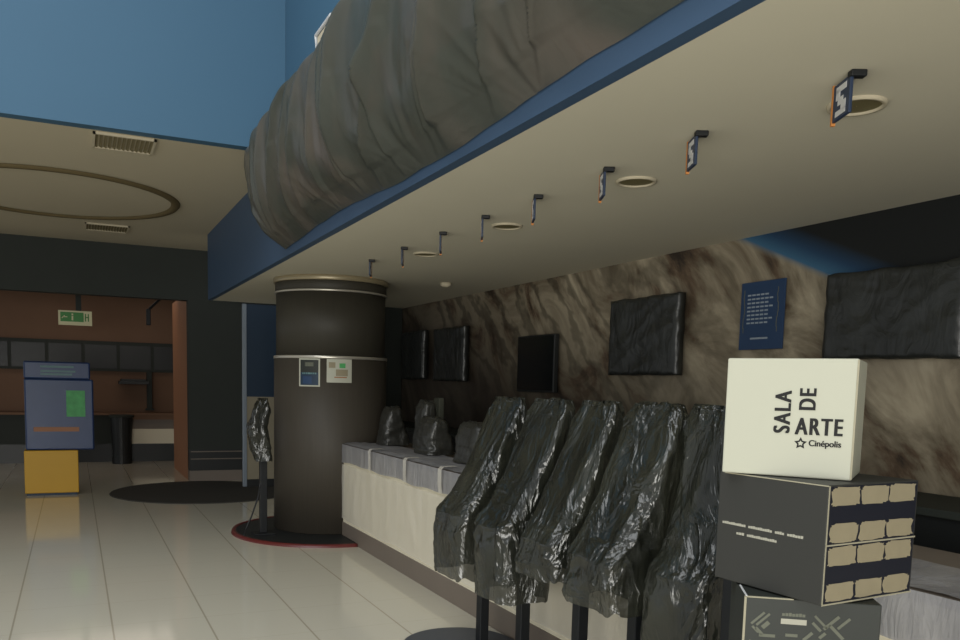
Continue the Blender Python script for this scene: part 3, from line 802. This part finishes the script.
for x, z, l, a_, th in ((0.035,H-0.055,0.045,q,0.006),(0.048,H-0.058,0.045,q,0.006),(0.055,H-0.072,0.022,q,0.011),(0.030,H-0.085,0.022,-q,0.006),(0.040,H-0.09,0.026,-q,0.008),
                    (0.19,H-0.055,0.045,-q,0.006),(0.18,H-0.068,0.03,-q,0.007),(0.215,H-0.055,0.05,q,0.008),(0.228,H-0.078,0.05,-q,0.008),(0.195,H-0.09,0.02,q,0.008),(0.245,H-0.055,0.04,q,0.007),
                    (0.06,H-0.10,0.04,0,0.008),(0.12,H-0.095,0.03,0,0.008),(0.16,H-0.095,0.03,q,0.008)):
    stroke(x, z, l, a_, th)
for k in range(10):
    stroke(0.03+0.026*k, H-0.13-0.02*(k % 2), 0.04, q if k % 2 else -q, 0.007)
    stroke(0.03+0.026*k, H-0.20-0.02*(k % 2), 0.04, -q if k % 2 else q, 0.007)
obj('line_pattern', pt, M_printg, t)
obj('label_strip', fbx(O, u, UP, -n, 0.092, 0.155, H-0.066, H-0.052, 0, 0.0012), M_print, t)
print_line(0.094, (0.058,), H-0.045, 0.009, M_printg)
# two plain cartons carry the stack
for i, (z0, z1) in enumerate(((0.36, 0.718), (0.0, 0.358))):
    t = thing('plain_carton', ['plain dark carton under the patterned box', 'plain dark carton on the floor, bottom of the stack'][i], 'box', (a.x, a.y, z0), 'stack of promotional boxes')
    Oq = Vector((a.x, a.y, z0))
    obj('carton', fbx(Oq, u, UP, n, 0.0, w, 0, z1-z0, 0, D), M_boxg, t, bevel=0.003)
    obj('tape', fbx(Oq, u, UP, n, w/2-0.025, w/2+0.025, 0, z1-z0+0.0006, -0.0006, D), M_grey, t)

# ------------------------------------------------------------------ far hall
solo(obj('round_carpet', lathe(1.62, 12.15, [(1.22,0.0),(1.21,0.012)], 96), M_carpet), 'dark round carpet on the tiles beyond the column', 'carpet')

t = thing('game_cabinet', 'tall blue cabinet with green picture on a yellow base, by the opening', 'cabinet', (-0.25, 12.5, 0))
obj('base', bx(-0.62, 0.03, 12.28, 12.85, 0.03, 0.60), M_yellow, t, label='yellow base', bevel=0.01)
obj('plinth', bx(-0.60, 0.01, 12.30, 12.83, 0.0, 0.03), M_bluedk, t)
obj('body', bx(-0.60, 0.235, 12.36, 12.9, 0.60, 1.55), M_bluep, t, bevel=0.02)
obj('header', bx(-0.60, 0.20, 12.34, 12.9, 1.55, 1.78), M_bluep, t, bevel=0.02)
obj('picture', bx(-0.10, 0.13, 12.352, 12.36, 1.05, 1.40), M_green, t, label='green picture panel')
pb = bmesh.new()
for z, x1 in ((1.70,0.0),(1.64,0.02),(1.60,-0.02)): bx(-0.4, x1, 12.334, 12.34, z, z+0.025, pb)
obj('lettering', pb, M_teal, t)
obj('lower_stripe', bx(-0.5, 0.05, 12.352, 12.36, 0.85, 0.91), M_jamb, t)

t = thing('exit_sign', 'green and cream exit sign hanging in the opening, upper left', 'sign', (0.1, 14.5, 2.4))
obj('plate', bx(-0.2, 0.28, 14.5, 14.53, 2.385, 2.61), M_pale, t)
obj('green_panel', bx(-0.17, 0.16, 14.494, 14.5, 2.44, 2.585), M_exitg, t)
ar = bmesh.new()
bx(0.18, 0.195, 14.494, 14.5, 2.45, 2.57, ar); bx(0.22, 0.235, 14.494, 14.5, 2.45, 2.57, ar); bx(0.18, 0.235, 14.494, 14.5, 2.505, 2.52, ar)
obj('door_symbol', ar, M_exitg, t)
fg = bmesh.new()
fbx((0.0,14.492,2.51), (1,0,0),(0,0,1),(0,1,0), -0.012,0.012,-0.05,0.02,0,0.002,fg); fbx((0.0,14.492,2.54),(1,0,0),(0,0,1),(0,1,0),-0.012,0.012,0.0,0.025,0,0.002,fg)
fg2 = bmesh.new()
fbx((-0.10,14.492,2.51),(1,0,0),(0,0,1),(0,1,0),-0.04,0.03,-0.006,0.006,0,0.002,fg2); fbx((-0.13,14.492,2.51),(0.7,0,0.7),(-0.7,0,0.7),(0,1,0),-0.03,0.03,-0.006,0.006,0,0.002,fg2)
obj('pictogram', fg, M_pale, t)
obj('arrow', fg2, M_pale, t)
obj('hanger', bx(0.05, 0.13, 14.5, 14.53, 2.61, 3.2), M_dark, t)

t = thing('security_camera', 'dark angled camera arm hanging from the opening ceiling, right of exit sign', 'camera', (1.1, 14.5, 2.5))
obj('mounting_plate', bx(1.1,1.4,14.45,14.55,3.18,3.2), M_post, t)
obj('arm', tube([(1.35,14.5,3.19),(1.35,14.5,2.92),(1.13,14.5,2.70)], 0.022, 8), M_post, t)
obj('body', bx(1.085, 1.15, 14.44, 14.56, 2.44, 2.70), M_post, t, bevel=0.01)
solo(obj('spot_fitting', lathe(0.83, 14.6, [(0.06,3.2),(0.055,3.16),(0.02,3.15),(0.004,3.15)], 20), M_white, smooth=True), 'tiny pale round spot fitting on the brown ceiling of the opening', 'spotlight')

# snack bar back: dark menu band, hood, posts, counter
t = thing('menu_board', 'long dark menu board band across the snack bar back wall', 'menu board', (0, 17.5, 1.7))
obj('board', bx(-3.0, 2.1, 17.50, 17.59, 1.70, 2.27), M_dark, t)
mb = bmesh.new()
for i in range(8): bx(-2.9+0.62*i, -2.9+0.62*i+0.56, 17.49, 17.5, 1.75, 2.2, mb)
obj('panels', mb, M_black, t)
solo(obj('extractor_shelf', bx(0.78, 1.32, 17.2, 17.59, 1.46, 1.52, bx(0.82, 1.28, 17.3, 17.59, 1.52, 1.56)), M_black, bevel=0.005), 'dark narrow shelf on the orange wall under the menu board', 'shelf')
solo(obj('wall_post', bx(1.30, 1.39, 17.4, 17.59, 0.96, 1.70, bx(1.27, 1.42, 17.38, 17.59, 0.955, 0.99)), M_dark, bevel=0.005), 'dark upright post on the snack bar wall, right of the shelf', 'post')
t = thing('snack_counter', 'pale fronted snack bar counter at the far back', 'counter', (1.0, 17.0, 0))
obj('base', bx(-3.0, 2.1, 16.9, 17.45, 0.0, 0.34), M_black, t)
obj('body', bx(-3.0, 0.95, 16.9, 17.45, 0.34, 0.88), M_dark, t, label='dark left part')
obj('front_panel', bx(0.95, 1.85, 16.88, 17.45, 0.34, 0.62), M_cream, t, label='cream front')
obj('glass_case', bx(0.97, 2.05, 16.92, 17.45, 0.62, 0.80), M_grey, t)
obj('end_panel', bx(1.85, 2.1, 16.9, 17.45, 0.34, 0.62), M_dark, t)
obj('top', bx(-3.0, 2.12, 16.85, 17.48, 0.88, 0.92, bx(0.95, 2.1, 16.87, 17.45, 0.80, 0.88)), M_orange, t)
for i, (x, m_, c_) in enumerate(((1.08, M_navy, 'dark'), (1.22, M_teal, 'teal'), (1.42, M_grey, 'grey'), (1.72, M_bluep, 'blue'))):
    pass
t = thing('queue_bin', 'dark leaning bin in front of the snack counter', 'bin', (0.85, 16.6, 0))
bn = lathe(0.78, 16.55, [(0.16,0.15),(0.20,0.85)], 24)
obj('drum', bn, M_black, t); obj('rim', lathe(0.78, 16.55, [(0.205,0.85),(0.215,0.86),(0.215,0.89),(0.2,0.9)], 24), M_dark, t)
obj('foot', lathe(0.78, 16.55, [(0.17,0.0),(0.17,0.15)], 24), M_black, t)

# sign panel with pale metal edge and blue upper half, behind the column
t = thing('sign_panel', 'tall blue and cream panel with pale metal edge, left of the column', 'panel', (2.5, 12.5, 0.012))
obj('edge_post', bx(2.25, 2.31, 12.48, 12.54, 0.012, 2.70), M_steel, t, label='pale metal edge', bevel=0.005)
obj('upper_panel', bx(2.31, 2.95, 12.50, 12.53, 1.35, 2.70), M_bluedk, t, label='dark blue upper half')
obj('lower_panel', bx(2.31, 2.95, 12.50, 12.53, 0.12, 1.35), M_tanp, t, label='cream lower half')
obj('foot', bx(2.31, 2.95, 12.46, 12.57, 0.012, 0.12), M_black, t)

# bagged post standing on the disc by the column
t = thing('bagged_stand', 'slim black post stand with bagged head, on the red lipped disc', 'stand', (1.72, 8.5, 0.03))
obj('post', bx(1.70, 1.77, 8.46, 8.54, 0.04, 0.86), M_post, t, bevel=0.006)
obj('foot', bx(1.63, 1.84, 8.40, 8.60, 0.0262, 0.04), M_post, t, bevel=0.003)
obj('cable', tube([(1.70,8.47,0.55),(1.67,8.45,0.40),(1.60,8.42,0.22),(1.54,8.40,0.10),(1.52,8.40,0.034)], 0.008, 8), M_post, t)
b_ = bag([(0.62, -0.02, 0.10), (0.52, -0.07, 0.12), (0.35, -0.11, 0.09), (0.15, -0.09, 0.11), (0.0, -0.05, 0.11)], 0.11, 71.0, NV=36, NU=64, fold=0.018, hem=0.02)
bmesh.ops.translate(b_, verts=b_.verts, vec=(1.69, 8.5, 0.78))
solo(obj('plastic_bag', b_, M_bag, smooth=True), 'small black plastic bag over the slim stand left of the column', 'plastic bag')

# ------------------------------------------------------------------ light
def area(name, loc, target, size, sizey, power, col=(1,1,1)):
    l = bpy.data.lights.new(name, 'AREA'); l.shape = 'RECTANGLE'; l.size = size; l.size_y = sizey; l.energy = power; l.color = col
    o = bpy.data.objects.new(name, l); COL.objects.link(o); o.location = loc
    o.rotation_euler = (Vector(target)-Vector(loc)).to_track_quat('-Z', 'Y').to_euler()
    return o
area('atrium_skylight', (-2.2, 2.0, 6.8), (-1.8, 2.6, 0), 5, 7, 400, (0.95, 0.98, 1.0))
area('entrance_daylight', (-3.0, -3.4, 1.3), (0.5, 5, 2.0), 6, 2.4, 450, (1.0, 0.98, 0.92))
area('kitchen_glow', (0.3, 15.6, 3.1), (0.3, 15.8, 0), 2.5, 1.5, 10, (1.0, 0.86, 0.72))
w = bpy.data.worlds.new('world'); SC.world = w; w.use_nodes = True
w.node_tree.nodes['Background'].inputs['Color'].default_value = (0.9, 0.95, 1.0, 1)
w.node_tree.nodes['Background'].inputs['Strength'].default_value = 0.5
SC.view_settings.view_transform = 'Standard'
SC.view_settings.look = 'None'
SC.view_settings.exposure = 0.0
SC.view_settings.gamma = 1.0
